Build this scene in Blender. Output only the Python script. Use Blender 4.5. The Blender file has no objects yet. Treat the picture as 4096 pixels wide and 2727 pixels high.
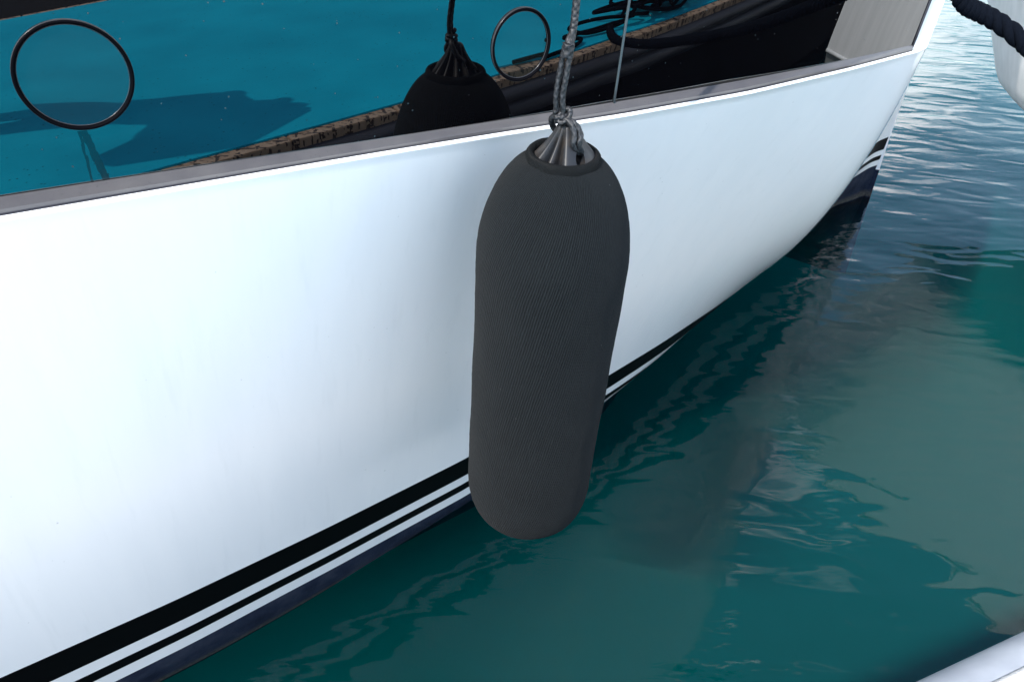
import bpy, bmesh, math, random
from mathutils import Vector, Matrix
from math import sin, cos, pi, radians, sqrt, atan2, exp

random.seed(7)
sc = bpy.context.scene
COL = sc.collection

# ------------------------------------------------------------------ camera
CAM_H, PITCH, ROLL = 2.05, radians(38), radians(4.5)
R0 = Vector((1, 0, 0)); U0 = Vector((0, sin(PITCH), cos(PITCH))); FW = Vector((0, cos(PITCH), -sin(PITCH)))
RT = R0 * cos(ROLL) + U0 * sin(ROLL)
UP = U0 * cos(ROLL) - R0 * sin(ROLL)
cam_d = bpy.data.cameras.new('camera'); cam = bpy.data.objects.new('camera', cam_d); COL.objects.link(cam)
M = Matrix((RT, UP, -FW)).transposed().to_4x4(); M.translation = (0, 0, CAM_H)
cam.matrix_world = M
cam_d.sensor_width = 36; cam_d.lens = 28; cam_d.clip_start = 0.02; cam_d.clip_end = 3000
sc.camera = cam
sc.cycles.volume_bounces = 1

# ------------------------------------------------------------------ sky and sun
SUN_AZ = Vector((-0.65, -0.76)).normalized(); SUN_EL = radians(48)
to_sun = Vector((SUN_AZ.x * cos(SUN_EL), SUN_AZ.y * cos(SUN_EL), sin(SUN_EL)))
sun_d = bpy.data.lights.new('sun', 'SUN'); sun_d.energy = 3.0; sun_d.angle = radians(0.5); sun_d.color = (1, 0.95, 0.88)
sun = bpy.data.objects.new('sun', sun_d); COL.objects.link(sun)
sun.rotation_euler = to_sun.to_track_quat('Z', 'Y').to_euler()
world = bpy.data.worlds.new('World'); sc.world = world; world.use_nodes = True
wn = world.node_tree.nodes; wl = world.node_tree.links; wn.clear()
wo = wn.new('ShaderNodeOutputWorld'); wb = wn.new('ShaderNodeBackground'); sky = wn.new('ShaderNodeTexSky')
sky.sky_type = 'NISHITA'; sky.sun_disc = False
sky.sun_elevation = SUN_EL; sky.sun_rotation = atan2(SUN_AZ.x, SUN_AZ.y)
sky.air_density = 1.45; sky.dust_density = 0.3; sky.ozone_density = 2.6
# scattered fair-weather cumulus all over the sky
tc = wn.new('ShaderNodeTexCoord'); mp = wn.new('ShaderNodeMapping'); mp.inputs['Scale'].default_value = (1, 1, 1.9)
mp.inputs['Location'].default_value = (3.1, 0.4, 0.2)
nz = wn.new('ShaderNodeTexNoise'); nz.inputs['Scale'].default_value = 2.6; nz.inputs['Detail'].default_value = 8; nz.inputs['Roughness'].default_value = 0.55
rp = wn.new('ShaderNodeValToRGB'); rp.color_ramp.elements[0].position = 0.52; rp.color_ramp.elements[1].position = 0.64
mx = wn.new('ShaderNodeMixRGB'); mx.inputs['Color2'].default_value = (12.6, 13.0, 13.6, 1)
wl.new(tc.outputs['Generated'], mp.inputs['Vector']); wl.new(mp.outputs[0], nz.inputs['Vector']); 
sepw = wn.new('ShaderNodeSeparateXYZ'); wl.new(tc.outputs['Generated'], sepw.inputs[0])
mr1 = wn.new('ShaderNodeMapRange'); wl.new(sepw.outputs[2], mr1.inputs['Value'])
mr1.inputs['From Min'].default_value = 0.0; mr1.inputs['From Max'].default_value = 0.6; mr1.inputs['To Min'].default_value = 0.14; mr1.inputs['To Max'].default_value = -0.03
addw = wn.new('ShaderNodeMath'); wl.new(nz.outputs[0], addw.inputs[0]); wl.new(mr1.outputs[0], addw.inputs[1]); wl.new(addw.outputs[0], rp.inputs[0])
wl.new(rp.outputs[0], mx.inputs['Fac']); wl.new(sky.outputs[0], mx.inputs['Color1']); wl.new(mx.outputs[0], wb.inputs['Color'])
wb.inputs['Strength'].default_value = 0.15
wl.new(wb.outputs[0], wo.inputs['Surface'])
sc.view_settings.view_transform = 'Standard'; sc.view_settings.look = 'None'
sc.view_settings.exposure = 1.33; sc.view_settings.gamma = 1.0; sc.view_settings.use_curve_mapping = False

# ------------------------------------------------------------------ material helpers
def mat(name, base=(0.5, 0.5, 0.5), rough=0.5, ior=1.5, metal=0.0, coat=0.0, coat_rough=0.03, spec=0.5, sheen=0.0):
    m = bpy.data.materials.new(name); m.use_nodes = True
    b = m.node_tree.nodes['Principled BSDF']
    b.inputs['Base Color'].default_value = (*base, 1); b.inputs['Roughness'].default_value = rough
    b.inputs['IOR'].default_value = ior; b.inputs['Metallic'].default_value = metal
    b.inputs['Coat Weight'].default_value = coat; b.inputs['Coat Roughness'].default_value = coat_rough
    b.inputs['Specular IOR Level'].default_value = spec; b.inputs['Sheen Weight'].default_value = sheen
    return m
class NT:
    def __init__(s, m): s.m = m; s.n = m.node_tree.nodes; s.l = m.node_tree.links; s.b = s.n['Principled BSDF']
    def coord(s, kind='Object', scale=(1, 1, 1), rot=(0, 0, 0), loc=(0, 0, 0)):
        if kind == 'World':
            t = s.n.new('ShaderNodeNewGeometry').outputs['Position']
        else:
            t = s.n.new('ShaderNodeTexCoord').outputs[kind]
        mp = s.n.new('ShaderNodeMapping'); mp.inputs['Scale'].default_value = scale; mp.inputs['Rotation'].default_value = rot
        mp.inputs['Location'].default_value = loc
        s.l.new(t, mp.inputs['Vector']); return mp.outputs[0]
    def noise(s, vec, scale, detail=4, rough=0.5, dist=0.0):
        n = s.n.new('ShaderNodeTexNoise'); n.inputs['Scale'].default_value = scale; n.inputs['Detail'].default_value = detail
        n.inputs['Roughness'].default_value = rough; n.inputs['Distortion'].default_value = dist
        s.l.new(vec, n.inputs['Vector']); return n.outputs[0]
    def ramp(s, v, stops):
        r = s.n.new('ShaderNodeValToRGB'); e = r.color_ramp.elements
        while len(e) < len(stops): e.new(0.5)
        for i, (p, c) in enumerate(stops):
            e[i].position = p; e[i].color = (*c, 1) if len(c) == 3 else c
        s.l.new(v, r.inputs[0]); return r.outputs[0]
    def mix(s, f, a, b):
        m = s.n.new('ShaderNodeMixRGB')
        for k, v in (('Fac', f), ('Color1', a), ('Color2', b)):
            if isinstance(v, (int, float)): m.inputs[k].default_value = v
            elif isinstance(v, tuple): m.inputs[k].default_value = (*v, 1)
            else: s.l.new(v, m.inputs[k])
        return m.outputs[0]
    def math(s, op, a, b=0.0):
        m = s.n.new('ShaderNodeMath'); m.operation = op
        for i, v in enumerate((a, b)):
            if isinstance(v, (int, float)): m.inputs[i].default_value = v
            else: s.l.new(v, m.inputs[i])
        return m.outputs[0]
    def bump(s, h, strength=1.0, dist=0.01, normal=None):
        b = s.n.new('ShaderNodeBump'); b.inputs['Strength'].default_value = strength; b.inputs['Distance'].default_value = dist
        s.l.new(h, b.inputs['Height'])
        if normal is not None: s.l.new(normal, b.inputs['Normal'])
        return b.outputs[0]
    def setc(s, name, v): s.l.new(v, s.b.inputs[name])

# hull gelcoat
m_gel = mat('white_gelcoat', (0.82, 0.83, 0.84), 0.35, coat=1.0, coat_rough=0.02)
t = NT(m_gel); v = t.coord('World')
streak = t.noise(t.coord('World', (5, 5, 0.6), (0, 0.5, 0)), 3, 3)
t.setc('Base Color', t.ramp(streak, [(0.3, (0.77, 0.775, 0.78)), (0.7, (0.80, 0.80, 0.80))]))
run_ = t.ramp(t.noise(t.coord('World', (9, 9, 0.35)), 4, 5, 0.6), [(0.56, (0, 0, 0)), (0.72, (0.22, 0.22, 0.22))])
spk = t.ramp(t.noise(v, 95, 1), [(0.80, (0, 0, 0)), (0.83, (0.6, 0.6, 0.6))])
pb = t.b.inputs['Base Color'].links[0].from_socket
t.setc('Base Color', t.mix(spk, t.mix(run_, pb, (0.66, 0.67, 0.67)), (0.42, 0.42, 0.40)))
t.setc('Coat Roughness', t.ramp(t.noise(v, 6, 3), [(0.35, (0.02,) * 3), (0.75, (0.07,) * 3)]))
t.setc('Coat Normal', t.bump(t.noise(v, 3.0, 1), 0.3, 0.003))
m_black = mat('black_stripe_paint', (0.0015, 0.0015, 0.002), 0.45, spec=0.06)
# antifouling with grime line
m_anti = mat('antifouling', (0.02, 0.03, 0.06), 0.85, spec=0.1)
t = NT(m_anti); v = t.coord('World')
n1 = t.noise(v, 9, 6, 0.65); n2 = t.noise(v, 160, 4, 0.7)
sx = t.n.new('ShaderNodeSeparateXYZ'); t.l.new(t.n.new('ShaderNodeNewGeometry').outputs['Position'], sx.inputs[0])
zz = t.math('ADD', sx.outputs[2], t.math('MULTIPLY', t.math('SUBTRACT', n1, 0.5), 0.035))
scum = t.ramp(t.math('ADD', zz, 0.075), [(0.0, (0, 0, 0)), (0.010, (1, 1, 1)), (0.026, (0.7, 0.7, 0.7)), (0.055, (0, 0, 0))])
basec = t.ramp(n1, [(0.3, (0.005, 0.008, 0.018)), (0.5, (0.013, 0.019, 0.038)), (0.75, (0.034, 0.041, 0.060))])
dirt = t.ramp(n2, [(0.35, (0.012, 0.014, 0.016)), (0.65, (0.12, 0.11, 0.095))])
t.setc('Base Color', t.mix(scum, basec, dirt)); t.setc('Normal', t.bump(n2, 0.6, 0.004))
# ledge paint
m_ledge = mat('grey_ledge_paint', (0.15, 0.145, 0.15), 0.38, coat=0.35, coat_rough=0.12)
t = NT(m_ledge); v = t.coord('World')
n1 = t.noise(v, 14, 6, 0.6)
sp = t.ramp(t.noise(v, 210, 2, 0.5), [(0.0, (1, 1, 1)), (0.29, (1, 1, 1)), (0.33, (0, 0, 0))])
t.setc('Base Color', t.mix(sp, t.ramp(n1, [(0.3, (0.055, 0.052, 0.056)), (0.7, (0.076, 0.072, 0.073))]), (0.05, 0.05, 0.05)))
m_gasket_shade = mat('gasket_and_step_shade', (0.04, 0.04, 0.05), 0.45)  # dark grey; on the ledge it paints the shade of the step
# tinted window
m_glass = mat('tinted_window', (0.001, 0.001, 0.0015), 0.0, ior=1.9)
t = NT(m_glass); v = t.coord('World')
vo = t.n.new('ShaderNodeTexVoronoi'); vo.inputs['Scale'].default_value = 75; t.l.new(v, vo.inputs['Vector'])
pick = t.math('GREATER_THAN', t.noise(v, 40, 2), 0.60)
spot = t.math('MULTIPLY', t.ramp(vo.outputs['Distance'], [(0.08, (1, 1, 1)), (0.16, (0, 0, 0))]), pick)
gx = t.n.new('ShaderNodeSeparateXYZ'); t.l.new(t.n.new('ShaderNodeNewGeometry').outputs['Position'], gx.inputs[0])
run = None
for x0, sl, wd in ((-0.668, 0.0, 0.0025), (-0.664, 0.16, 0.0055)):
    dx = t.math('ABSOLUTE', t.math('SUBTRACT', gx.outputs[0], t.math('ADD', x0, t.math('MULTIPLY', t.math('SUBTRACT', 1.525, gx.outputs[2]), sl))))
    r_ = t.math('MULTIPLY', t.math('LESS_THAN', t.math('ADD', dx, t.math('MULTIPLY', t.noise(t.coord('World', (1, 1, 0.25)), 240, 2), 0.006)), wd + 0.0022), t.math('LESS_THAN', gx.outputs[2], 1.524))
    run = r_ if run is None else t.math('MAXIMUM', run, r_)
dirt = t.math('MULTIPLY', run, 0.45)
t.setc('Specular IOR Level', t.math('SUBTRACT', 0.5, t.math('MULTIPLY', dirt, 0.5)))
t.setc('Roughness', t.math('MAXIMUM', t.math('MULTIPLY', spot, 0.35), t.math('MULTIPLY', run, 0.12)))
t.setc('Base Color', t.mix(spot, (0.001, 0.001, 0.0015), (0.004, 0.0045, 0.005)))
m_port = mat('porthole_glass', (0.0035, 0.005, 0.005), 0.01, ior=1.85)
m_ring = mat('black_ring', (0.002, 0.002, 0.003), 0.6, spec=0.02)
m_chrome = mat('ring_edge', (0.03, 0.03, 0.034), 0.25, spec=0.4)
m_bead = mat('clear_bead', (0.045, 0.06, 0.068), 0.3)
# fender
m_fleece = mat('charcoal_fleece', (0.03, 0.032, 0.036), 0.95, spec=0.1, sheen=0.02)
t = NT(m_fleece)
uv = t.n.new('ShaderNodeTexCoord').outputs['UV']
mp = t.n.new('ShaderNodeMapping'); t.l.new(uv, mp.inputs['Vector'])
wv = t.n.new('ShaderNodeTexWave'); wv.wave_type = 'BANDS'; wv.bands_direction = 'X'
mp.inputs['Scale'].default_value = (185, 40, 1); mp.inputs['Rotation'].default_value = (0, 0, 0)
wv.inputs['Scale'].default_value = 0.318; wv.inputs['Distortion'].default_value = 2.6; wv.inputs['Detail'].default_value = 2; wv.inputs['Detail Scale'].default_value = 1.2
# diagonal ribs: x + slope*y
sep = t.n.new('ShaderNodeSeparateXYZ'); t.l.new(mp.outputs[0], sep.inputs[0])
cmb = t.n.new('ShaderNodeCombineXYZ'); t.l.new(t.math('ADD', sep.outputs[0], t.math('MULTIPLY', sep.outputs[1], -1.15)), cmb.inputs[0]); t.l.new(sep.outputs[1], cmb.inputs[1])
t.l.new(cmb.outputs[0], wv.inputs['Vector'])
ob = t.coord('Object')
fz = t.noise(ob, 330, 3, 0.7); big = t.noise(ob, 9, 6, 0.65)
rib = t.mix(0.6, wv.outputs['Color'], fz)
ribc = t.ramp(rib, [(0.2, (0.0012, 0.0017, 0.0021)), (0.72, (0.0108, 0.0134, 0.0152))])
lint = t.ramp(t.noise(ob, 120, 1), [(0.83, (0, 0, 0)), (0.84, (1, 1, 1))])
t.setc('Base Color', t.mix(t.math('MULTIPLY', lint, 0.6), t.mix(t.math('MULTIPLY', t.ramp(big, [(0.42, (0, 0, 0)), (0.7, (1, 1, 1))]), 0.55), ribc, (0.0085, 0.0106, 0.012)), (0.25, 0.24, 0.22)))
t.setc('Normal', t.bump(rib, 0.9, 0.0035))
m_vinyl = mat('grey_vinyl', (0.035, 0.037, 0.042), 0.45, spec=0.3)
t = NT(m_vinyl); ob = t.coord('Object')
t.setc('Base Color', t.mix(t.ramp(t.noise(ob, 28, 5), [(0.45, (0, 0, 0)), (0.7, (1, 1, 1))]), (0.011, 0.0125, 0.0155), (0.030, 0.025, 0.021)))
m_rope = mat('grey_rope', (0.03, 0.03, 0.035), 0.55)
t = NT(m_rope)
t.setc('Base Color', t.ramp(t.noise(t.coord('Object'), 260, 3), [(0.40, (0.0015, 0.0018, 0.0026)), (0.66, (0.020, 0.0215, 0.026))]))
m_blackrope = mat('navy_black_rope', (0.007, 0.009, 0.014), 0.9, spec=0.03)
t = NT(m_blackrope); f = t.noise(t.coord('Object'), 420, 3, 0.7)
t.setc('Base Color', t.ramp(f, [(0.3, (0.0015, 0.002, 0.004)), (0.8, (0.006, 0.0085, 0.014))])); t.setc('Normal', t.bump(f, 0.7, 0.003))
# dock
m_teal = mat('teal_deck', (0.02, 0.33, 0.47), 0.9, spec=0.05)
t = NT(m_teal); v = t.coord('World')
bs = t.ramp(t.noise(v, 2.2, 5), [(0.3, (0.002, 0.37, 0.53)), (0.7, (0.004, 0.47, 0.65))])
vd = t.n.new('ShaderNodeTexVoronoi'); vd.inputs['Scale'].default_value = 30; t.l.new(v, vd.inputs['Vector'])
sp = t.math('MULTIPLY', t.ramp(vd.outputs['Distance'], [(0.10, (1, 1, 1)), (0.17, (0, 0, 0))]), t.ramp(t.noise(v, 9, 3), [(0.45, (0, 0, 0)), (0.62, (0.9, 0.9, 0.9))]))
t.setc('Base Color', t.mix(sp, bs, (0.006, 0.09, 0.13)))
m_tan = mat('tan_edging', (0.42, 0.29, 0.19), 0.7)
t = NT(m_tan)
ob = t.coord('Object', (1, 1, 1))
lns = None
for ang, sc_ in ((34, 30), (-40, 24), (8, 60)):
    w_ = t.n.new('ShaderNodeTexWave'); w_.inputs['Scale'].default_value = sc_ / 6.0; w_.inputs['Distortion'].default_value = 0.6
    t.l.new(t.coord('World', (1, 1, 1), (0, 0, radians(ang))), w_.inputs['Vector'])
    g_ = t.math('MULTIPLY', t.ramp(w_.outputs['Color'], [(0.06, (1, 1, 1)), (0.13, (0, 0, 0))]), t.math('GREATER_THAN', t.noise(t.coord('World', loc=(ang, 0, 0)), 42, 1), 0.5))
    lns = g_ if lns is None else t.math('MAXIMUM', lns, g_)
t.setc('Base Color', t.mix(lns, t.ramp(t.noise(ob, 20, 4), [(0.3, (0.33, 0.22, 0.14)), (0.7, (0.44, 0.31, 0.21))]), (0.035, 0.02, 0.012)))
m_rubber = mat('dock_rubber', (0.035, 0.036, 0.045), 0.5)
m_dark = mat('dock_side', (0.004, 0.004, 0.005), 0.9, spec=0.1)
# tender / neighbour
m_tube = mat('white_hypalon', (0.55, 0.57, 0.6), 0.42)
t = NT(m_tube); t.setc('Base Color', t.ramp(t.noise(t.coord('World'), 11, 5), [(0.3, (0.27, 0.29, 0.33)), (0.7, (0.36, 0.38, 0.42))]))
m_strake = mat('rub_strake', (0.5, 0.49, 0.48), 0.8)
t = NT(m_strake); t.setc('Normal', t.bump(t.noise(t.coord('World'), 160, 4), 0.8, 0.004))
m_nb = mat('neighbour_gelcoat', (0.66, 0.67, 0.66), 0.3, coat=0.5)
t = NT(m_nb); t.setc('Base Color', t.ramp(t.noise(t.coord('World', (7, 7, 0.7)), 3, 5), [(0.3, (0.68, 0.69, 0.68)), (0.7, (0.80, 0.80, 0.79))]))
m_nbdark = mat('neighbour_lower', (0.33, 0.35, 0.34), 0.5)
m_cloth = mat('dark_cloth', (0.02, 0.022, 0.03), 0.9)
m_skin = mat('skin', (0.5, 0.3, 0.22), 0.5)
m_hair = mat('hair', (0.03, 0.02, 0.012), 0.6)

# water: clear reflecting surface over a turbid green body
m_water = mat('harbour_water', (0.004, 0.055, 0.048), 0.0, ior=1.333)
t = NT(m_water); v = t.coord('World')
vr = t.coord('World', (0.55, 1.5, 1), (0, 0, radians(-12)))
h1 = t.noise(v, 1.1, 2, 0.4)
h2 = t.noise(vr, 5.0, 1.2, 0.45, 0.5)
h3 = t.noise(vr, 21.0, 2, 0.5, 0.4)
patch = t.ramp(t.noise(v, 0.9, 3), [(0.42, (0.08, 0.08, 0.08)), (0.60, (1, 1, 1))])
# wind ripples grow away from the sheltered gap between hull and dock
gp = t.n.new('ShaderNodeSeparateXYZ'); t.l.new(t.n.new('ShaderNodeNewGeometry').outputs['Position'], gp.inputs[0])
far = t.n.new('ShaderNodeMapRange'); t.l.new(gp.outputs[1], far.inputs['Value'])
far.inputs['From Min'].default_value = 2.4; far.inputs['From Max'].default_value = 6.0; far.inputs['To Min'].default_value = 0.0; far.inputs['To Max'].default_value = 1.0
hh = t.math('ADD', t.math('MULTIPLY', h1, 0.020), t.math('MULTIPLY', h2, t.math('ADD', 0.0098, t.math('MULTIPLY', far.outputs[0], 0.0))))
hh = t.math('ADD', hh, t.math('MULTIPLY', t.math('MULTIPLY', h3, patch), t.math('ADD', 0.0018, t.math('MULTIPLY', far.outputs[0], -0.0009))))
nrm = t.bump(hh, 1.0, 1.0)
fr = t.n.new('ShaderNodeFresnel'); fr.inputs['IOR'].default_value = 1.345; t.l.new(nrm, fr.inputs['Normal'])
gl = t.n.new('ShaderNodeBsdfGlossy'); gl.inputs['Roughness'].default_value = 0.0; t.l.new(nrm, gl.inputs['Normal'])
tr = t.n.new('ShaderNodeBsdfTransparent'); ms = t.n.new('ShaderNodeMixShader')
t.l.new(fr.outputs[0], ms.inputs[0]); t.l.new(tr.outputs[0], ms.inputs[1]); t.l.new(gl.outputs[0], ms.inputs[2])
out = t.n['Material Output']; t.l.new(ms.outputs[0], out.inputs['Surface']); t.n.remove(t.b)
pv = t.n.new('ShaderNodeVolumePrincipled'); pv.inputs['Color'].default_value = (0.001, 0.26, 0.27, 1); pv.inputs['Density'].default_value = 0.40; pv.inputs['Anisotropy'].default_value = 0.1
t.l.new(pv.outputs[0], out.inputs['Volume'])
m_bed = mat('seabed_silt', (0.012, 0.05, 0.045), 0.9)

# ------------------------------------------------------------------ mesh helpers
def link(name, me, m, parent=None, smooth=True):
    if m is not None: me.materials.append(m)
    if smooth:
        for p in me.polygons: p.use_smooth = True
    o = bpy.data.objects.new(name, me); COL.objects.link(o)
    if parent is not None: o.parent = parent
    return o
def from_data(name, vs, fs, m, parent=None, smooth=True):
    me = bpy.data.meshes.new(name); me.from_pydata([tuple(p) for p in vs], [], fs); me.validate()
    bm = bmesh.new(); bm.from_mesh(me); bmesh.ops.recalc_face_normals(bm, faces=bm.faces); bm.to_mesh(me); bm.free()
    return link(name, me, m, parent, smooth)
def grid(rows, close_u=False):
    """rows: list of equal-length point lists"""
    vs = [p for r in rows for p in r]; n = len(rows[0]); fs = []
    for i in range(len(rows) - 1):
        for j in range(n if close_u else n - 1):
            k = (j + 1) % n
            fs.append((i * n + j, i * n + k, (i + 1) * n + k, (i + 1) * n + j))
    return vs, fs
def tube_pts(path, r, seg=10, rfun=None):
    rows = []; up = Vector((0, 0, 1)); prev = None
    for i, p in enumerate(path):
        p = Vector(p)
        d = (Vector(path[min(i + 1, len(path) - 1)]) - Vector(path[max(i - 1, 0)])).normalized()
        if prev is None:
            a = d.orthogonal().normalized()
        else:
            a = (prev - d * prev.dot(d)).normalized()
        prev = a; b = d.cross(a)
        rad = r if rfun is None else None
        rows.append([p + (a * cos(2 * pi * k / seg) + b * sin(2 * pi * k / seg)) * (rad if rad is not None else rfun(i, k)) for k in range(seg)])
    return rows
def tube(name, path, r, m, parent=None, seg=10, rfun=None, caps=True):
    rows = tube_pts(path, r, seg, rfun); vs, fs = grid(rows, True)
    if caps:
        fs.append(tuple(range(seg))[::-1]); fs.append(tuple((len(rows) - 1) * seg + k for k in range(seg)))
    return from_data(name, vs, fs, m, parent)
def slab(name, rows, off, m, parent=None):
    """closed sheet: rows of points plus an offset function for the back"""
    n = len(rows[0]); R = len(rows)
    vs, fs = grid(rows); N = len(vs)
    vs2 = [p + off for p in vs]; fs2 = [tuple(i + N for i in reversed(f)) for f in fs]
    side = []
    for j in range(n - 1):
        side.append((j, j + N, j + 1 + N, j + 1)); a = (R - 1) * n
        side.append((a + j, a + j + 1, a + j + 1 + N, a + j + N))
    for i in range(R - 1):
        side.append((i * n, (i + 1) * n, (i + 1) * n + N, i * n + N)); b = n - 1
        side.append((i * n + b, i * n + b + N, (i + 1) * n + b + N, (i + 1) * n + b))
    o = from_data(name, vs + vs2, fs + fs2 + side, m, parent)
    me = o.data
    md = o.modifiers.new('edges', 'EDGE_SPLIT'); md.split_angle = radians(40)
    return o
def box(name, lo, hi, m, parent=None, bevel=0.004):
    bm = bmesh.new(); bmesh.ops.create_cube(bm, size=1)
    for q in bm.verts: q.co = Vector([(lo[i] + hi[i]) / 2 + q.co[i] * (hi[i] - lo[i]) for i in range(3)])
    if bevel: bmesh.ops.bevel(bm, geom=bm.edges[:], offset=bevel, segments=2, affect='EDGES')
    me = bpy.data.meshes.new(name); bm.to_mesh(me); bm.free()
    return link(name, me, m, parent, False)
def thing(name, label, cat, loc=(0, 0, 0), group=None, rotz=0):
    o = bpy.data.objects.new(name, None); COL.objects.link(o); o.location = loc; o.rotation_euler = (0, 0, rotz)
    o['label'] = label; o['category'] = cat
    if group: o['group'] = group
    return o
def interp(tab, x):
    if x <= tab[0][0]:
        (a, b), (c, d) = tab[0], tab[1]; return b + (d - b) / (c - a) * (x - a)
    for (a, b), (c, d) in zip(tab, tab[1:]):
        if x <= c:
            return b + (d - b) * (x - a) / (c - a)
    (a, b), (c, d) = tab[-2], tab[-1]; return d + (d - b) / (c - a) * (x - c)
def smooth_tab(tab, n=260, w=0.10):
    x0, x1 = tab[0][0], tab[-1][0]; out = []
    for i in range(n + 1):
        x = x0 + (x1 - x0) * i / n
        s = 0; k = 0
        for j in range(-6, 7):
            ww = exp(-(j / 3.0) ** 2); s += ww * interp(tab, x + j * w / 6); k += ww
        out.append((x, s / k))
    return out

# ------------------------------------------------------------------ setting: water
WD, WZ = -9.0, -0.075
def axis_pts():
    p = [-12 + i * 1.5 for i in range(17)]
    return [-420, -200, -90, -45, -22] + p + [22, 45, 90, 200, 420]
ap = axis_pts(); n_ = len(ap)
vs, fs = grid([[(x, y, WZ) for y in ap] for x in ap]); vb, fb = grid([[(x, y, WD) for y in ap] for x in ap])
N_ = len(vs); fs = fs + [tuple(i + N_ for i in reversed(f)) for f in fb]
for i in range(n_ - 1):
    for a_, b_ in ((i, i + 1), ((n_ - 1) * n_ + i, (n_ - 1) * n_ + i + 1), (i * n_, (i + 1) * n_), (i * n_ + n_ - 1, (i + 1) * n_ + n_ - 1)):
        fs.append((a_, b_, b_ + N_, a_ + N_))
water = from_data('water', vs + vb, fs, m_water, None, False); water['kind'] = 'structure'
vs, fs = grid([[(x * 1.05, y * 1.05, WD - 0.15) for y in ap] for x in ap])
bed = from_data('seabed', vs, fs, m_bed, None, False); bed['kind'] = 'structure'

# ------------------------------------------------------------------ the yacht
ZE = 1.43           # height of the window ledge above the water
STEM = (2.055, 4.40)
E_t = [(-3.4, -0.66), (-2.0, 0.215), (-1.2, 0.712), (-0.757, 0.986), (-0.613, 1.076), (-0.451, 1.177), (-0.266, 1.292), (-0.053, 1.42), (0.192, 1.562),
       (0.48, 1.747), (0.765, 1.963), (1.03, 2.18), (1.09, 2.305), (1.3, 2.765), (1.7, 3.645), (1.95, 4.27), (STEM[0], STEM[1])]
W_t = [(-3.4, -0.80), (-2.0, 0.19), (-1.077, 0.882), (-0.773, 1.107), (-0.463, 1.356), (-0.105, 1.658), (0.326, 2.078), (0.545, 2.30), (0.774, 2.55), (1.1, 2.93), (1.5, 3.51), (1.8, 4.08), (1.965, 4.325), (STEM[0], STEM[1])]
E_s = smooth_tab(E_t, 300, 0.05); W_s = smooth_tab(W_t, 400, 0.08)
WIN = (1.4919659759, 0.6085679800, 0.0411331777, -0.01, 0.06, 0.0362608482)
def win_y(x, z):
    a, b, c, l0, l1, d = WIN
    return a + b * x + c * x * x + d * x ** 3 - (l0 + l1 * x) * (z - 1.435)
ZS = 0.30           # top of the boot stripe
KK_s = smooth_tab([(-3.4, 0.0), (-0.6, 0.0), (0.1, -0.35), (0.5, -0.30), (1.05, 0.70), (1.3, 0.95), (2.055, 0.95)], 200, 0.25)
ZT_s = smooth_tab([(-3.4, 0.02), (-0.6, 0.04), (0.0, 0.10), (0.35, 0.16), (0.8, 0.27), (1.2, 0.36), (2.055, 0.36)], 200, 0.2)
TK_s = smooth_tab([(-3.4, 2.0), (-0.6, 2.5), (0.3, 5.0), (0.9, 5.0), (1.4, 2.0), (1.7, 0.2), (1.85, 0.0), (2.055, 0.0)], 200, 0.1)
def hull_y(x, z):
    e = interp(E_s, x); w = interp(W_s, x)
    if z >= ZE:
        return e - 0.02 * (z - ZE)
    u = (ZE - z) / (ZE - ZS)
    kk = interp(KK_s, x)
    p = (1 - kk) * u + kk * u * u
    y = e + (w - e) * p
    zt = interp(ZT_s, x)          # height where the bilge starts to turn under
    if z < zt:
        y += min(0.45, interp(TK_s, x) * (zt - z) ** 2) * min(1.0, max(0.0, (STEM[0] - x) / 0.5))
    return min(y, STEM[1] + 0.0 + max(0, (STEM[0] - x)) * 3)
yacht = thing('moored_yacht', 'white yacht hull with black boot stripes and long dark tinted window', 'yacht', (0, 3.5, 0))
YL = Vector((0, 3.5, 0))
def yl(p): return Vector(p) - YL
XA, XC = -3.0, 1.03   # recess ends (aft, forward)
ZT = 1.98
xs = [-3.4 + i * 0.1 for i in range(24)] + [-1.0 + i * 0.04 for i in range(50)] + [1.0, 1.03, 1.05, 1.075, 1.1, 1.13, 1.17, 1.22, 1.28, 1.35, 1.43, 1.52, 1.6, 1.7, 1.8, 1.85, 1.88, 1.91, 1.94, 1.965, 1.99, 2.01, 2.03, 2.055]
xs = sorted(set(round(x, 4) for x in xs))
XA = min(xs, key=lambda q: abs(q + 3.0)); XW = 0.984
zs = [-0.5, -0.4, -0.3, -0.2, -0.12, -0.06, -0.02, 0.02, 0.06, 0.1, 0.14, 0.18, 0.22, 0.26, 0.3, 0.36, 0.44, 0.52, 0.6, 0.68, 0.76, 0.84, 0.92, 1.0, 1.08, 1.16, 1.24, 1.31, 1.36, 1.39]
def stripe_z(x, k):
    """heights of the stripe edges, tapering slightly towards the bow"""
    f = max(0, min(1, (x + 1.0) / 2.6)); s = 1 - 0.25 * f
    top = ZS
    seq = [0.0, 0.100, 0.145, 0.184, 0.230]
    return top - seq[k] * s
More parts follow.
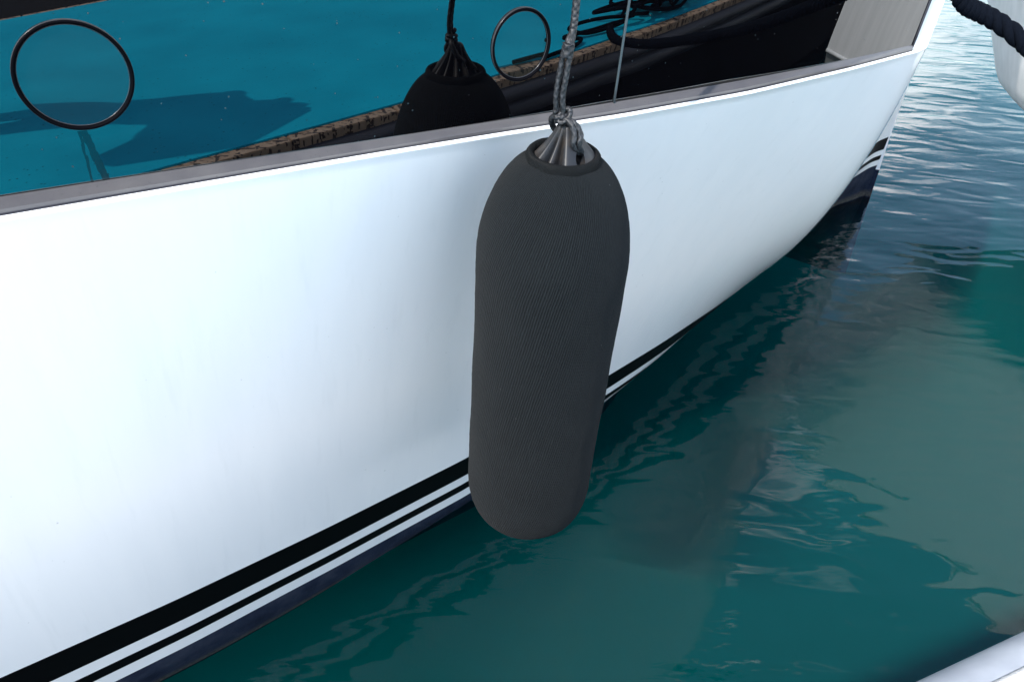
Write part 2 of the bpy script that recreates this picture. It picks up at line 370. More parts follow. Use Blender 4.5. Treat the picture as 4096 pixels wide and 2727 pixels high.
# one surface row list per x column, from the keel up to the ledge, with a rounded top edge
def column(x):
    col = []
    zrows = [z for z in zs if z < stripe_z(x, 4) - 0.015] 
    return zrows
NB, NW = 10, 22
def hull_cols(x, z0, z1, n):
    return [Vector((x, hull_y(x, z0 + (z1 - z0) * i / n), z0 + (z1 - z0) * i / n)) for i in range(n + 1)]
def band(name, f0, f1, n, m, proud=0.0):
    rows = []
    for x in xs:
        nrm = Vector((0.55, -0.83, 0)) * proud
        rows.append([yl(p + nrm) for p in hull_cols(x, f0(x), f1(x), n)])
    vs, fs = grid(rows)
    return from_data(name, vs, fs, m, yacht)
band('antifouling_band', lambda x: -0.6, lambda x: stripe_z(x, 4), 16, m_anti)
band('white_pinstripe', lambda x: stripe_z(x, 4), lambda x: stripe_z(x, 3), 2, m_gel)
band('thin_boot_stripe', lambda x: stripe_z(x, 3), lambda x: stripe_z(x, 2), 2, m_black)
band('white_pinstripe', lambda x: stripe_z(x, 2), lambda x: stripe_z(x, 1), 2, m_gel)
band('wide_boot_stripe', lambda x: stripe_z(x, 1), lambda x: stripe_z(x, 0), 2, m_black)
# topside from the stripe to the rounded ledge edge, then up beyond the window
rows = []
ED = 0.006
for x in xs:
    c = hull_cols(x, ZS, ZE - 0.10, NW) + hull_cols(x, ZE - 0.10, ZE - ED, 5)[1:]
    y0 = hull_y(x, ZE)
    for a in (20, 45, 70, 90):
        aa = radians(a)
        c.append(Vector((x, y0 + ED * (1 - cos(aa)) , ZE - ED + ED * sin(aa))))
    rows.append([yl(p) for p in c])
vs, fs = grid(rows)
from_data('topside', vs, fs, m_gel, yacht)
# upper side: forward of the window full height, above the window, aft of the window
def upper(name, x0, x1, z0, z1, n):
    rows = []
    for x in [q for q in xs if x0 - 1e-6 <= q <= x1 + 1e-6]:
        rows.append([yl(p + Vector((0, ED, 0)) * 1.0) for p in hull_cols(x, z0, z1, n)])
    vs, fs = grid(rows); return from_data(name, vs, fs, m_gel, yacht)
upper('bow_side', XC, 2.055, ZE, 2.75, 10)
upper('sheer_side', XA, XC, ZT, 2.75, 6)
upper('quarter_side', -3.4, XA, ZE, 2.75, 6)
# far side of the hull, transom side and deck, mirrored about the centre plane through the stem
cdir = Vector((-0.80, -0.22)); cdir.normalize()
def mirrored(p):
    q = Vector((p.x - STEM[0], p.y - STEM[1])); a = q.dot(cdir)
    # opposite topside: reflect across the centreline through the stem
    perp = q - cdir * a
    return Vector((STEM[0] + (cdir * a - perp).x, STEM[1] + (cdir * a - perp).y, p.z))
rows = []
for x in xs[::3] + [xs[-1]]:
    rows.append([yl(mirrored(Vector((x, hull_y(x, max(z, 0.4)) + 0.05 * max(0, 0.4 - z), z)))) for z in [0.1 + 2.65 * i / 14 for i in range(15)]])
vs, fs = grid(rows); from_data('far_topside', vs, fs, m_gel, yacht)
rows = [[yl(mirrored(Vector((x, hull_y(x, 0.4) + 0.05 * (0.4 - z), z)))) for z in (-0.6, -0.3, 0.0, 0.1)] for x in xs[::3] + [xs[-1]]]
vs, fs = grid(rows); from_data('far_antifouling', vs, fs, m_anti, yacht)
m_deck = mat('deck_gelcoat', (0.6, 0.6, 0.58), 0.6)
rows = []
for x in xs[::3] + [xs[-1]]:
    p = Vector((x, hull_y(x, 2.75) + ED, 2.75)); q = mirrored(p)
    rows.append([yl(p + (q - p) * k / 6 + Vector((0, 0, 0.05 * sin(pi * k / 6)))) for k in range(7)])
vs, fs = grid(rows); from_data('deck', vs, fs, m_deck, yacht)
# window ledge: dark strip painted as the shaded step, then grey paint, running inward to the glass
def inward(x, f):
    y0 = hull_y(x, ZE) + ED; y1 = win_y(x, ZE)
    return y0 + (y1 - y0) * f
lx = [x for x in xs if XA <= x < XW] + [XW]
def ledge(name, prof, m):
    rows = [[yl((x, inward(x, f), ZE + dz)) for f, dz in prof] for x in lx]
    vs, fs = grid(rows); o = from_data(name, vs, fs, m, yacht)
    md = o.modifiers.new('edges', 'EDGE_SPLIT'); md.split_angle = radians(35); return o
ledge('ledge_lip', [(0.0, 0.0), (0.06, 0.0005), (0.10, -0.004)], m_gel)
ledge('ledge_shade_strip', [(0.10, -0.004), (0.14, -0.006), (0.36, -0.005), (0.42, -0.009), (0.45, -0.003)], m_gasket_shade)
led = ledge('window_ledge', [(0.45, -0.003), (0.5, 0.002), (1.0, 0.012), (1.25, 0.014)], m_ledge)
rows = [[yl((x, hull_y(x, ZE) + ED * 0.9, ZE - 0.0005)), yl((x, interp([(XW, win_y(XW, ZE) + 0.004), (XC + 0.004, hull_y(XC, ZE) + ED)], x), ZE - 0.0035))] for x in (XW, 0.995, 1.005, 1.015, 1.025, XC)]
vs, fs = grid(rows); from_data('ledge_corner', vs, fs, m_gel, yacht)
# reveals at the forward end and along the top
def reveal(name, pts, m):
    vs = [yl(p) for p in pts]; return from_data(name, vs, [tuple(range(len(vs)))], m, yacht, False)
rows = []
for k in range(9):
    z = ZE - 0.004 + (ZT - ZE + 0.004) * k / 8
    a = Vector((XC, hull_y(XC, z) + ED, z)); b = Vector((XW, win_y(XW, z) + 0.004, z))
    rows.append([yl(a + Vector((0.004, -0.004, 0))), yl(a + (b - a) * 0.03), yl(a + (b - a) * 0.25), yl(a + (b - a) * 0.6), yl(b)])
vs, fs = grid(rows); from_data('forward_reveal', vs, fs, m_gel, yacht)
tube('corner_gasket', [yl((XW, win_y(XW, ZE + 0.06 * k) - 0.001, ZE + 0.004 + k * 0.06)) for k in range(10)], 0.0034, m_gasket_shade, yacht, 8)
rows = [[yl((x, hull_y(x, ZT) + ED, ZT)), yl((x, win_y(x, ZT) + 0.03, ZT + 0.002))] for x in lx]
vs, fs = grid(rows); from_data('top_reveal', vs, fs, m_gel, yacht)
rows = [[yl((XA, hull_y(XA, z) + ED, z)), yl((XA, win_y(XA, z) + 0.03, z))] for z in (ZE, 1.7, ZT)]
vs, fs = grid(rows); from_data('aft_reveal', vs, fs, m_gel, yacht)
# glass panes
SEAM = 0.170
def pane(x0, x1):
    n = max(8, int((x1 - x0) / 0.03)); rows = []
    for i in range(n + 1):
        x = x0 + (x1 - x0) * i / n
        rows.append([yl((x, win_y(x, z), z)) for z in [ZE + 0.004 + (ZT - ZE - 0.004) * k / 8 for k in range(9)]])
    return slab('window_pane', rows, Vector((-0.006, 0.01, 0)), m_glass, yacht)
pane(XA + 0.01, SEAM - 0.0015); pane(SEAM + 0.0015, XW - 0.002)
tube('pane_joint', [yl((SEAM + 0.004 * (k / 12), win_y(SEAM + 0.004 * (k / 12), ZE + 0.002 + k * 0.045) - 0.0008, ZE + 0.002 + k * 0.045)) for k in range(13)], 0.0026, m_bead, yacht, 8)
def porthole(x, z, r, tilt=0.0, rx=1.0):
    y = win_y(x, z); e = 1e-3
    sxx = (win_y(x + e, z) - win_y(x - e, z)) / 2 / e; szz = (win_y(x, z + e) - win_y(x, z - e)) / 2 / e
    n = Vector((sxx, -1, szz)).normalized(); a = Vector((0, 0, 1)).cross(n).normalized() * rx; b = n.cross(a).normalized()
    c = Vector((x, y, z))
    def lathe(name, prof, m, par, seg=96, tl=0):
        rows = []
        for k in range(seg):
            th = 2 * pi * k / seg; d = a * cos(th) + b * sin(th)
            rows.append([yl(c + d * rr + n * (hh + tl * cos(th) * rr)) for rr, hh in prof])
        rows.append(rows[0]); vs, fs = grid(rows)
        o = from_data(name, vs, fs, m, par); 
        bm = bmesh.new(); bm.from_mesh(o.data); bmesh.ops.remove_doubles(bm, verts=bm.verts, dist=1e-6); bmesh.ops.recalc_face_normals(bm, faces=bm.faces); bm.to_mesh(o.data); bm.free()
        for p in o.data.polygons: p.use_smooth = True
        return o
    ring = lathe('porthole', [(r - 0.0060, 0.0005), (r - 0.0057, 0.0030), (r - 0.0042, 0.0052), (r - 0.0022, 0.0058), (r - 0.0005, 0.0048), (r - 0.0003, -0.002)], m_ring, yacht)
    lathe('rim', [(r - 0.0004, -0.002), (r - 0.0003, 0.0040), (r, 0.0040), (r + 0.0002, 0.0030), (r + 0.0003, -0.002)], m_chrome, ring)
    lathe('bezel', [(r - 0.0072, 0.0012), (r - 0.0071, 0.0020), (r - 0.0065, 0.0023), (r - 0.0060, 0.0010)], m_chrome, ring)
    g = lathe('porthole_pane', [(0.0, 0.0012), (r * 0.5, 0.0012), (r - 0.0060, 0.0012)], m_port, ring, tl=tilt)
porthole(-0.658, 1.604, 0.0785, 0.006)
porthole(-0.026, 1.580, 0.0660, -0.02, 0.92)

# ------------------------------------------------------------------ the fender
FX, FY = 0.063, 1.272
fender = thing('boat_fender', 'long charcoal fleece covered fender hanging against the white hull', 'fender', (FX, FY, 0.45))
FR = 0.143
ZB, ZR = 0.566, 1.462
prof = []     # radius, z (local to ZB.. world z)
def fprof(z):
    top = 0.22; bot = 0.115
    if z > ZR - top:
        k = (z - (ZR - top)) / top
        return 0.057 + (FR - 0.057) * (1 - k ** 2.1) ** 0.62
    if z < ZB + bot:
        k = (ZB + bot - z) / bot
        return 0.088 + (FR * 0.985 - 0.088) * (1 - min(1, k) ** 2.3) ** 0.42
    q = (z - ZB - bot) / (ZR - top - ZB - bot)
    return FR * (0.985 + 0.015 * q)
SEG = 128
zl = []
for i in range(25): zl.append(ZB + 0.15 * (1 - cos(pi / 2 * i / 24)))
for i in range(1, 40): zl.append(ZB + 0.15 + (ZR - 0.22 - ZB - 0.15) * i / 39)
for i in range(1, 33): zl.append(ZR - 0.22 + 0.22 * sin(pi / 2 * i / 32))
def wob(th, z): return 1 + 0.009 * sin(2 * th + 5 * z) + 0.006 * sin(3 * th - 11 * z + 1) + 0.0035 * sin(7 * th + 23 * z) + 0.003 * sin(4 * th - 37 * z) + random.uniform(-1, 1) * 0.0022
SEAM_TH = radians(-52)     # stitched seam, on the right of the side facing the dock
rows = []
for rr, dz in ((0.020, -0.006), (0.040, -0.0075), (0.060, -0.007), (0.076, -0.005), (0.083, -0.0055), (0.087, -0.003)):
    rows.append([Vector((rr * (1 + 0.03 * sin(9 * 2 * pi * k / SEG)) * cos(2 * pi * k / SEG), rr * (1 + 0.03 * sin(9 * 2 * pi * k / SEG)) * sin(2 * pi * k / SEG), ZB - 0.45 + dz + 0.0015 * sin(5 * 2 * pi * k / SEG))) for k in range(SEG)])
for z in zl:
    r = fprof(z); row = []
    for k in range(SEG):
        th = 2 * pi * k / SEG
        dth = (th - SEAM_TH + pi) % (2 * pi) - pi
        w = wob(th, z) * (1 - 0.018 * exp(-(dth / 0.02) ** 2) + 0.006 * exp(-((abs(dth) - 0.045) / 0.03) ** 2))
        # rim pulled lower on the side away from the hull
        dz = 0.0
        row.append(Vector((r * w * cos(th), r * w * sin(th), z - 0.45 + dz)))
    rows.append(row)
def with_uv(name, rows, m, parent):
    n = len(rows[0]); vs = [p for r in rows for p in r]; fs = []; uvs = []
    for i in range(len(rows) - 1):
        for j in range(n):
            k = (j + 1) % n
            fs.append((i * n + j, i * n + k, (i + 1) * n + k, (i + 1) * n + j))
            uvs += [(j / n, i / 95), ((j + 1) / n, i / 95), ((j + 1) / n, (i + 1) / 95), (j / n, (i + 1) / 95)]
    me = bpy.data.meshes.new(name); me.from_pydata(vs, [], fs)
    ul = me.uv_layers.new(name='UVMap')
    for i, u in enumerate(uvs): ul.data[i].uv = u
    return link(name, me, m, parent)
cover = with_uv('cover', rows, m_fleece, fender)
# rolled hem round the neck
hp = [Vector((0.069 * cos(2 * pi * k / 96), 0.069 * sin(2 * pi * k / 96), ZR - 0.45 + 0.003 + 0.002 * sin(4 * pi * k / 96))) for k in range(96)]
rows = []
for k in range(96):
    th = 2 * pi * k / 96; row = []
    for j in range(12):
        ph = 2 * pi * j / 12
        rr = 0.0575 + (0.0078 + 0.0008 * sin(9 * th)) * cos(ph); row.append(Vector((rr * cos(th), rr * sin(th), ZR - 0.45 - 0.001 + 0.0135 * sin(ph))))
    rows.append(row)
rows.append(rows[0])
with_uv('hem', rows, m_fleece, fender)
# gathered stitching and end plug underneath
rows = []
for zz, rr in [(q_ + ZB - 0.45 - 0.024, r_) for q_, r_ in ((0.030, 0.012), (0.026, 0.026), (0.018, 0.030), (0.012, 0.026), (0.006, 0.021), (0.000, 0.016), (-0.004, 0.007))]:
    rows.append([Vector((rr * (1 + 0.12 * sin(11 * 2 * pi * k / 40)) * cos(2 * pi * k / 40), rr * (1 + 0.12 * sin(11 * 2 * pi * k / 40)) * sin(2 * pi * k / 40), zz)) for k in range(40)])
vs, fs = grid(rows, True); from_data('end_plug', vs, fs + [tuple(range(240, 280))], m_black, fender)
# grey vinyl end cap: ribbed cone on the left, web with rope eye on the right
HC = ZR - 0.45
WEB = radians(-38)
rows = []
NC = 144
for i in range(30):
    f = i / 29
    z = HC - 0.022 + 0.088 * f
    base = 0.0140 + 0.062 * max(0.0, 1 - f) ** 1.45
    if f > 0.9: base *= sqrt(max(0.0, 1 - ((f - 0.9) / 0.1) ** 2)) * 0.85 + 0.15 if f < 1 else 0.12
    row = []
    for k in range(NC):
        th = 2 * pi * k / NC
        d = (th - WEB + pi) % (2 * pi) - pi
        # ribs on the left half, smooth web with the eye on the right
        w = 0.5 + 0.5 * cos(11 * (th - WEB + pi))
        sel = max(0.0, min(1.0, (abs(d) - 0.85) / 0.25))
        ribf = 1 - 0.42 * (1 - w ** 0.7) * min(1, (1 - f) * 2.5) * sel
        web = 1 + 0.16 * (1 - sel) * sin(pi * min(1, f * 1.02))
        r = base * ribf * web
        row.append(Vector((r * cos(th), r * sin(th), z)))
    rows.append(row)
vs, fs = grid(rows, True)
fs.append(tuple(range(29 * NC, 30 * NC))); fs.append(tuple(range(NC))[::-1])
cap = from_data('end_cap', vs, fs, m_vinyl, fender)
# rope eye cut through the web
ax = Vector((0.30, -0.95, 0.0)).normalized()
eye_c = Vector((0.016, -0.004, HC + 0.016))
bm = bmesh.new(); bmesh.ops.create_cone(bm, cap_ends=True, segments=28, radius1=0.0088, radius2=0.0088, depth=0.3)
me = bpy.data.meshes.new('eye_cutter')
bmesh.ops.scale(bm, vec=(1.0, 1.45, 1.0), verts=bm.verts)
q = ax.to_track_quat('Z', 'Y').to_matrix().to_4x4(); q.translation = eye_c
bmesh.ops.transform(bm, matrix=q, verts=bm.verts); bm.to_mesh(me); bm.free()
cut = bpy.data.objects.new('eye_cutter', me); COL.objects.link(cut); cut.parent = fender
md = cap.modifiers.new('eye', 'BOOLEAN'); md.object = cut; md.operation = 'DIFFERENCE'; md.solver = 'EXACT'
bpy.context.view_layer.update()
dg = bpy.context.evaluated_depsgraph_get()
nm = bpy.data.meshes.new_from_object(cap.evaluated_get(dg)); cap.modifiers.clear(); cap.data = nm
for p in nm.polygons: p.use_smooth = True
bpy.data.objects.remove(cut)
es = cap.modifiers.new('edges', 'EDGE_SPLIT'); es.split_angle = radians(50)
# moulded lip round the eye
# ------------------------------------------------------------------ fender rope
def braid_r(r, pitch=0.012, strands=6, amp=0.17):
    def f(i, k, seg=20):
        th = 2 * pi * k / seg; z = i * 0.0022
        a = strands / 2 * th + 2 * pi * z / pitch; b = strands / 2 * th - 2 * pi * z / pitch
        return r * (1 + amp * max(sin(a), sin(b)))
    return f
def resample(path, step=0.0022):
    pts = [Vector(p) for p in path]
    # catmull-rom
    out = []
    for i in range(len(pts) - 1):
        p0 = pts[max(i - 1, 0)]; p1 = pts[i]; p2 = pts[i + 1]; p3 = pts[min(i + 2, len(pts) - 1)]
        n = max(2, int((p2 - p1).length / step))
        for j in range(n):
            u = j / n
            out.append(0.5 * ((2 * p1) + (p2 - p0) * u + (2 * p0 - 5 * p1 + 4 * p2 - p3) * u * u + (3 * p1 - p0 - 3 * p2 + p3) * u ** 3))
    out.append(pts[-1]); return out
knot = Vector((FX - 0.010, FY - 0.004, 1.536))
rope = thing('fender_rope', 'grey braided rope knotted through the fender eye and rising past the window', 'rope', tuple(knot))
def rl(p): return Vector(p) - knot
K = knot
eyew = Vector((FX, FY, 0.45)) + eye_c
def braided(name, path, r):
    pp = resample([rl(p) for p in path])
    return tube(name, pp, r, m_rope, rope, 20, rfun=braid_r(r))
up1 = K + Vector((-0.002, 0.004, 0.095)); up2 = K + Vector((0.004, 0.012, 0.135))
braided('rope_strand', [K + Vector((0.006, -0.002, -0.01)), K + Vector((-0.002, -0.002, 0.03)), K + Vector((0.0005, 0.0, 0.07)), up1 + Vector((0.005, 0.0, 0.012)), up2], 0.0042)
braided('rope_strand', [K + Vector((-0.006, 0.002, -0.012)), K + Vector((-0.0125, 0.001, 0.03)), K + Vector((-0.0105, 0.004, 0.07)), up1 + Vector((-0.004, 0.003, 0.012)), up2 + Vector((0, 0.001, 0.002))], 0.0042)
braided('rope_standing_part', [up1 + Vector((0.001, 0.001, 0.02)), up2, K + Vector((0.004, 0.03, 0.24)), K + Vector((-0.004, 0.06, 0.45)), K + Vector((-0.02, 0.10, 0.85)), K + Vector((-0.03, 0.125, 1.19)), K + Vector((-0.03, 0.16, 1.24)), K + Vector((-0.04, 0.30, 1.25))], 0.0053)
braided('rope_whipping', [up1 + Vector((0, 0.001, 0.0)), up1 + Vector((0.001, 0.002, 0.022))], 0.0088)
# knot turns
kp = []
for k in range(44):
    a = 2 * pi * 1.6 * k / 43
    kp.append(K + Vector((-0.002 + 0.0095 * cos(a), 0.0085 * sin(a), -0.004 + 0.012 * k / 43)))
braided('knot', kp, 0.0042)
kp = [K + Vector((0.004 + 0.009 * cos(a), -0.006 + 0.007 * sin(a) , 0.004 + 0.010 * sin(a + 0.6))) for a in [2 * pi * k / 16 for k in range(17)]]
braided('knot', kp, 0.0040)
# two parallel parts of the loop down to and through the eye
for off in (0.0, 0.0100):
    o = Vector((off, off * 0.25, 0.0))
    braided('rope_loop', [K + Vector((0.004, -0.010, 0.000)), K + Vector((0.016, -0.018, -0.004)) + o * 0.6, K + Vector((0.023, -0.026, -0.020)) + o, K + Vector((0.022, -0.030, -0.034)) + o,
             eyew + ax * 0.020 + Vector((0.001, 0, 0.006)) + o * 0.6, eyew + Vector((0, 0, 0.005)) + o * 0.2, eyew - ax * 0.024 + Vector((-0.004, 0, 0.010)),
             K + Vector((-0.010, 0.022, -0.030)), K + Vector((-0.016, 0.012, -0.010)), K + Vector((-0.008, 0.004, 0.0))], 0.0046)

# ------------------------------------------------------------------ heavy mooring rope at the upper right
mr = thing('mooring_rope', 'thick black twisted mooring rope slanting across the top right corner', 'rope', (1.16, 1.995, 1.517))
MR0 = Vector((1.16, 1.995, 1.517))
cl = resample([(0.90, 2.30, 2.80), (0.905, 2.06, 2.80), (0.915, 2.03, 2.6), (0.93, 2.035, 2.1), (0.953, 2.05, 1.76), (1.001, 2.052, 1.592), (1.162, 1.995, 1.514), (1.60, 1.60, 1.22), (2.20, 1.02, 0.92), (2.55, 0.66, 0.80), (2.80, 0.50, 0.775)], 0.005)
frames = []; prev = None
for i, c in enumerate(cl):
    d = (cl[min(i + 1, len(cl) - 1)] - cl[max(i - 1, 0)]).normalized()
    a_ = d.orthogonal().normalized() if prev is None else (prev - d * prev.dot(d)).normalized()
    prev = a_; frames.append((c, a_, d.cross(a_)))
for s_ in range(3):
    pp = []
    for i, (c, a_, b_) in enumerate(frames):
        th = 2 * pi * (i * 0.005 / 0.062 + s_ / 3)
        pp.append(c + (a_ * cos(th) + b_ * sin(th)) * 0.0112 - MR0)
    tube('rope_strand', pp, 0.0118, m_blackrope, mr, 10)

# ------------------------------------------------------------------ white inflatable tender at the lower right
td = Vector((0.90, 0.44, 0)).normalized(); tn = Vector((-td.y, td.x, 0))
T0 = Vector((1.19, 1.045, 0.0))
tender = thing('inflatable_tender', 'white inflatable tender tube with rough rubbing strip in the lower right corner', 'dinghy', tuple(T0 - tn * 0.5))
def tw(s, w, z): return td * s + tn * (w + 0.5) + Vector((0, 0, z))
TR = 0.17
for sgn, c in ((1, -0.075), (-1, -0.80)):
    pp = [tw(s, c, 0.20 + 0.10 * max(0, s - 1.6) ** 2) for s in [-0.6 + 0.1 * i for i in range(22)]]
    tube('side_tube', pp, TR, m_tube, tender, 40)
# rubbing strake on the outer shoulder
rows = []
for i in range(60):
    s = -0.6 + 0.035 * i; z0 = 0.20 + 0.10 * max(0, s - 1.6) ** 2; row = []
    for a, e in ((62, 0.0005), (62, 0.006), (66, 0.010), (82, 0.010), (86, 0.006), (86, 0.0005)):
        r = TR + e; aa = radians(a + 6); row.append(tw(s, -0.075 + r * cos(aa) * 0.98, z0 + r * sin(aa)))
    rows.append(row)
vs, fs = grid(rows); o = from_data('rubbing_strake', vs, fs, m_strake, tender)
tube('grab_line', [tw(-0.5 + 0.08 * i, -0.185 + 0.008 * sin(i), 0.20 + 0.10 * max(0, -0.5 + 0.08 * i - 1.6) ** 2 + TR * 0.80) for i in range(24)], 0.006, m_gasket_shade, tender, 8)
vs, fs = grid([[tw(s, w, 0.12) for w in (-0.74, -0.4, -0.12)] for s in (-0.5, 0.3, 0.9, 1.4)])
from_data('floor', vs, fs, m_gasket_shade, tender)
vs, fs = grid([[tw(-0.5, w, z) for w in (-0.74, -0.12)] for z in (0.05, 0.42)])
slab('transom', [[tw(-0.5, w, z) for w in (-0.74, -0.12)] for z in (0.05, 0.42)], td * 0.03, m_tube, tender)

# ------------------------------------------------------------------ neighbouring boat
nb = thing('neighbour_boat', 'off-white boat bow seen at the right edge behind the mooring rope', 'boat', (2.72, 4.80, 0))
adir = Vector((0.62, -0.78, 0)).normalized(); pdir = Vector((adir.y, -adir.x, 0))
def stem_s(z):   # distance aft of the stem head
    if z > 0.55: return 0.02 - 0.6 * (z - 0.55)
    return 0.02 + 0.95 * ((0.55 - z) / 0.55) ** 1.0 + 0.05 * (1 if z < 0.5 else 0)
def halfb(s, z):
    B = 0.85 if z > 0.5 else 0.85 * (0.62 + 0.38 * max(0, z + 0.3) / 0.8)
    return B * (1 - exp(-s / 0.75)) + 0.012
def nbrow(z, sgn, ns=22, L=2.9):
    s0 = stem_s(z); out = []
    for i in range(ns + 1):
        q = (i / ns) ** 1.8 * (L - s0); hb = halfb(q, z)
        p = adir * (s0 + q) + pdir * sgn * hb; out.append(Vector((p.x, p.y, z)))
    return out
for sgn in (1, -1):
    vs, fs = grid([nbrow(z, sgn) for z in (0.50, 0.54, 0.6, 0.75, 0.9, 1.1, 1.3, 1.6, 1.9, 2.0)]); from_data('topside', vs, fs, m_nb, nb)
    vs, fs = grid([nbrow(z, sgn) for z in (-0.3, -0.1, 0.0, 0.1, 0.2, 0.3, 0.4, 0.485)]); from_data('bottom', vs, fs, m_nbdark, nb)
    tube('chine_rail', [p + pdir * sgn * 0.004 for p in nbrow(0.493, sgn)], 0.012, m_nb, nb, 8)
    tube('gunwale', nbrow(2.0, sgn), 0.02, m_nb, nb, 10)
tp = nbrow(2.0, 1); tq = nbrow(2.0, -1)
vs, fs = grid([[a, (a + b) / 2 + Vector((0, 0, 0.05)), b] for a, b in zip(tp, tq)]); from_data('deck', vs, fs, m_deck, nb)
vs, fs = grid([[nbrow(z, 1)[-1], nbrow(z, -1)[-1]] for z in (-0.3, 0.5, 1.2, 2.0)]); from_data('transom', vs, fs, m_nb, nb)
vs, fs = grid([[nbrow(z, 1)[0], nbrow(z, -1)[0]] for z in (-0.3, 0.0, 0.2, 0.4, 0.5, 0.54, 0.6, 0.9, 1.3, 1.6, 2.0)]); from_data('stem', vs, fs, m_nb, nb)

# ------------------------------------------------------------------ floating dock (seen mirrored in the window)
DZ = 0.75; DM, DC = 0.421, -0.577
du = Vector((1, DM, 0)).normalized(); dn = Vector((du.y, -du.x, 0))     # dn points away from the boat
D0 = Vector((0, DC, 0))
dock = thing('floating_dock', 'teal floating dock with tan edging mirrored in the dark window', 'dock', tuple(D0))
def dw(s, w, z): return du * s + dn * w + Vector((0, 0, z))
def dbox(name, s0, s1, w0, w1, z0, z1, m, bevel=0.003):
    bm = bmesh.new(); bmesh.ops.create_cube(bm, size=1)
    for q in bm.verts:
        s = (s0 + s1) / 2 + q.co.x * (s1 - s0); w = (w0 + w1) / 2 + q.co.y * (w1 - w0); z = (z0 + z1) / 2 + q.co.z * (z1 - z0)
        q.co = dw(s, w, z)
    bmesh.ops.recalc_face_normals(bm, faces=bm.faces)
    if bevel: bmesh.ops.bevel(bm, geom=bm.edges[:], offset=bevel, segments=2, affect='EDGES')
    me = bpy.data.meshes.new(name); bm.to_mesh(me); bm.free()
    return link(name, me, m, dock, False)
DW = 3.25
dbox('deck_panel', -7, 12, 0.0, DW, DZ - 0.06, DZ, m_teal)
for sgn in (0, 1):
    for k in range(26):
        s0 = -4.0 + k * 0.5
        if sgn == 0: dbox('edging_tile', s0 + 0.003, s0 + 0.497, -0.075, -0.002, DZ - 0.05, DZ - 0.006, m_tan)
        elif k < 20: dbox('edging_tile', s0 + 0.003, s0 + 0.497, DW + 0.002, DW + 0.075, DZ - 0.05, DZ - 0.006, m_tan)
# ridged rubber fender strip on the dock side
prof = [(-0.076, DZ - 0.045), (-0.10, DZ - 0.05), (-0.125, DZ - 0.062), (-0.135, DZ - 0.08), (-0.128, DZ - 0.098), (-0.112, DZ - 0.106), (-0.112, DZ - 0.112), (-0.14, DZ - 0.12), (-0.155, DZ - 0.145), (-0.15, DZ - 0.17), (-0.13, DZ - 0.19), (-0.105, DZ - 0.2), (-0.07, DZ - 0.2)]
vs, fs = grid([[dw(s, w, z) for w, z in prof] for s in (-7, 12)])
o = from_data('rubber_bumper', vs, fs, m_rubber, dock); md = o.modifiers.new('e', 'EDGE_SPLIT'); md.split_angle = radians(60)
dbox('rubber_bumper', -7, 12, DW + 0.078, DW + 1.9, DZ - 0.25, DZ - 0.01, m_dark, 0.02)  # far bumper widened into a black sheet to hide bright mirrored water
dbox('float_body', -7, 12, -0.06, DW + 0.05, -0.3, DZ - 0.065, m_dark)

# tangled mooring line on the dock
hp = D0 + du * 2.95 + dn * 0.02
heap = thing('mooring_line', 'tangled black mooring line heaped on the dock edge, mirrored in the window', 'rope', (hp.x, hp.y, DZ))
def hl(s, w, z): return du * s + dn * w + Vector((0, 0, z))
rnd = random.Random(3)
def loops(n, s0, s1, w0, w1, h):
    pp = []
    for i in range(n):
        pp.append(hl(s0 + (s1 - s0) * rnd.random(), w0 + (w1 - w0) * rnd.random(), 0.012 + h * rnd.random()))
    return pp
tube('line_tail', resample([hl(-0.62, -0.03, 0.012), hl(-0.45, -0.01, 0.012), hl(-0.30, 0.0, 0.014), hl(-0.2, 0.05, 0.02), hl(-0.28, 0.12, 0.03), hl(-0.05, 0.10, 0.03), hl(0.25, 0.06, 0.05)], 0.01), 0.011, m_blackrope, heap, 8)
tube('line_loop', resample([hl(0.35, 0.03, 0.05), hl(0.0, 0.16, 0.06), hl(-0.18, 0.2, 0.04), hl(-0.1, 0.1, 0.02), hl(0.15, 0.08, 0.03), hl(0.3, 0.12, 0.08), hl(0.1, 0.3, 0.05), hl(0.5, 0.2, 0.1)], 0.01), 0.011, m_blackrope, heap, 8)
for q in range(3):
    tube('line_coil', resample(loops(26, 0.25, 1.0, 0.0, 0.35, 0.20), 0.015), 0.012, m_blackrope, heap, 8)

# ------------------------------------------------------------------ person on the dock, known from the shadow in the mirrored deck
PX, PY = 0.16, -1.90
person = thing('person', 'person in dark clothes whose shadow crosses the teal dock mirrored in the window', 'person', (PX, PY, DZ))
pf = Vector((0.1, 1.0, 0)).normalized(); pr = Vector((pf.y, -pf.x, 0))
def pw(f, r, z): return pf * f + pr * r + Vector((0, 0, z))
def skin_obj(name, verts, edges, radii, m, parent, root=0):
    me = bpy.data.meshes.new(name); me.from_pydata([tuple(p) for p in verts], edges, [])
    o = bpy.data.objects.new(name, me); COL.objects.link(o); o.parent = parent
    sk = o.modifiers.new('skin', 'SKIN'); sk.use_smooth_shade = True
    for i, r in enumerate(radii): me.skin_vertices[0].data[i].radius = (r, r) if not isinstance(r, tuple) else r
    me.skin_vertices[0].data[root].use_root = True
    sb = o.modifiers.new('sub', 'SUBSURF'); sb.levels = 2; sb.render_levels = 2
    me.materials.append(m); return o
bv = [pw(0.0, 0, 0.95), pw(0.06, 0, 1.12), pw(0.14, 0, 1.31), pw(0.19, 0, 1.43), pw(0.22, 0, 1.49), pw(0.26, 0, 1.57), pw(0.28, 0, 1.66)]
be = [(0, 1), (1, 2), (2, 3), (3, 4), (4, 5), (5, 6)]
br = [0.15, 0.135, 0.155, 0.10, 0.055, 0.085, 0.08]
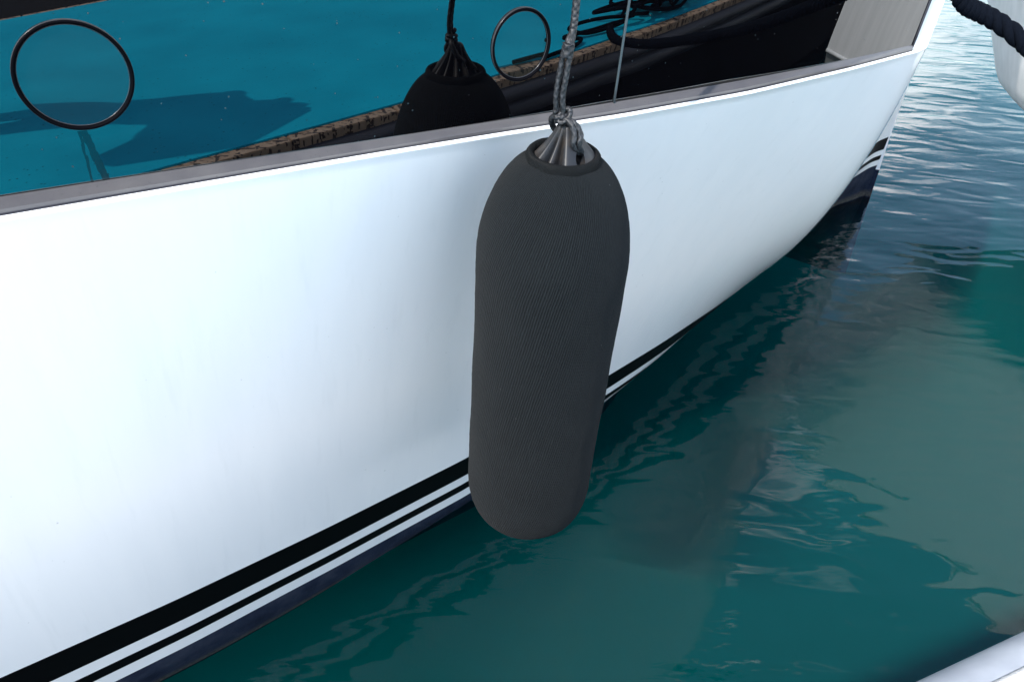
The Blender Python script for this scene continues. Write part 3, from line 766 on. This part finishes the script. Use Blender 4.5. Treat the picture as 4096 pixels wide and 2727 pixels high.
for s in (-1, 1):
    b0 = len(bv)
    bv += [pw(0.0, s * 0.10, 0.86), pw(0.03, s * 0.11, 0.48), pw(-0.01, s * 0.12, 0.09), pw(0.15, s * 0.13, 0.035)]
    br += [0.095, 0.065, 0.045, 0.035]; be += [(0, b0), (b0, b0 + 1), (b0 + 1, b0 + 2), (b0 + 2, b0 + 3)]
    a0 = len(bv)
    bv += [pw(0.17, s * 0.19, 1.39), pw(0.34, s * 0.25, 1.20), pw(0.58, s * 0.14, 1.22), pw(0.64, s * 0.10, 1.25)]
    br += [0.06, 0.045, 0.036, 0.03]; be += [(2, a0), (a0, a0 + 1), (a0 + 1, a0 + 2), (a0 + 2, a0 + 3)]
    for k in range(5):
        c0 = len(bv); sp = (k - 2) * 0.018
        if k == 4: bv += [pw(0.67, s * 0.06, 1.275), pw(0.70, s * 0.045, 1.285)]
        else: bv += [pw(0.70, s * 0.085 + 0.0, 1.245 + sp * 0.9), pw(0.73, s * 0.06, 1.25 + sp)]
        br += [0.0095, 0.0085]; be += [(a0 + 3, c0), (c0, c0 + 1)]
skin_obj('body', bv, be, br, m_cloth, person)
hv = [pw(0.27, 0, 1.62), pw(0.25, 0, 1.70), pw(0.22, 0, 1.64)]
skin_obj('hair', hv, [(0, 1), (1, 2)], [0.07, 0.088, 0.085], m_hair, person)
bag = thing('shadow_bag', 'added bag shape, out of view, that widens the shadow on the dock', 'bag', tuple(Vector((PX, PY, DZ)) + pw(0.74, 0.03, 0.78)))  # unseen bag, added to widen the shadow near the dock edge
bm = bmesh.new(); bmesh.ops.create_cube(bm, size=1)
for q in bm.verts:
    k = 1.0 if q.co.z < 0 else 0.8
    q.co = pw(q.co.y * 0.22 * k, q.co.x * 0.66 * k, 0.20 + q.co.z * 0.54)
bmesh.ops.bevel(bm, geom=bm.edges[:], offset=0.06, segments=4, affect='EDGES')
me = bpy.data.meshes.new('shadow_bag_body'); bm.to_mesh(me); bm.free(); link('shadow_bag_body', me, m_cloth, bag)
for s_ in (-1, 1):
    tube('handle', resample([pw(s_ * 0.05, -0.10, 0.40), pw(s_ * 0.02, -0.07, 0.48), pw(s_ * 0.01, 0.07, 0.48), pw(s_ * 0.05, 0.10, 0.40)], 0.01), 0.008, m_cloth, bag, 8)
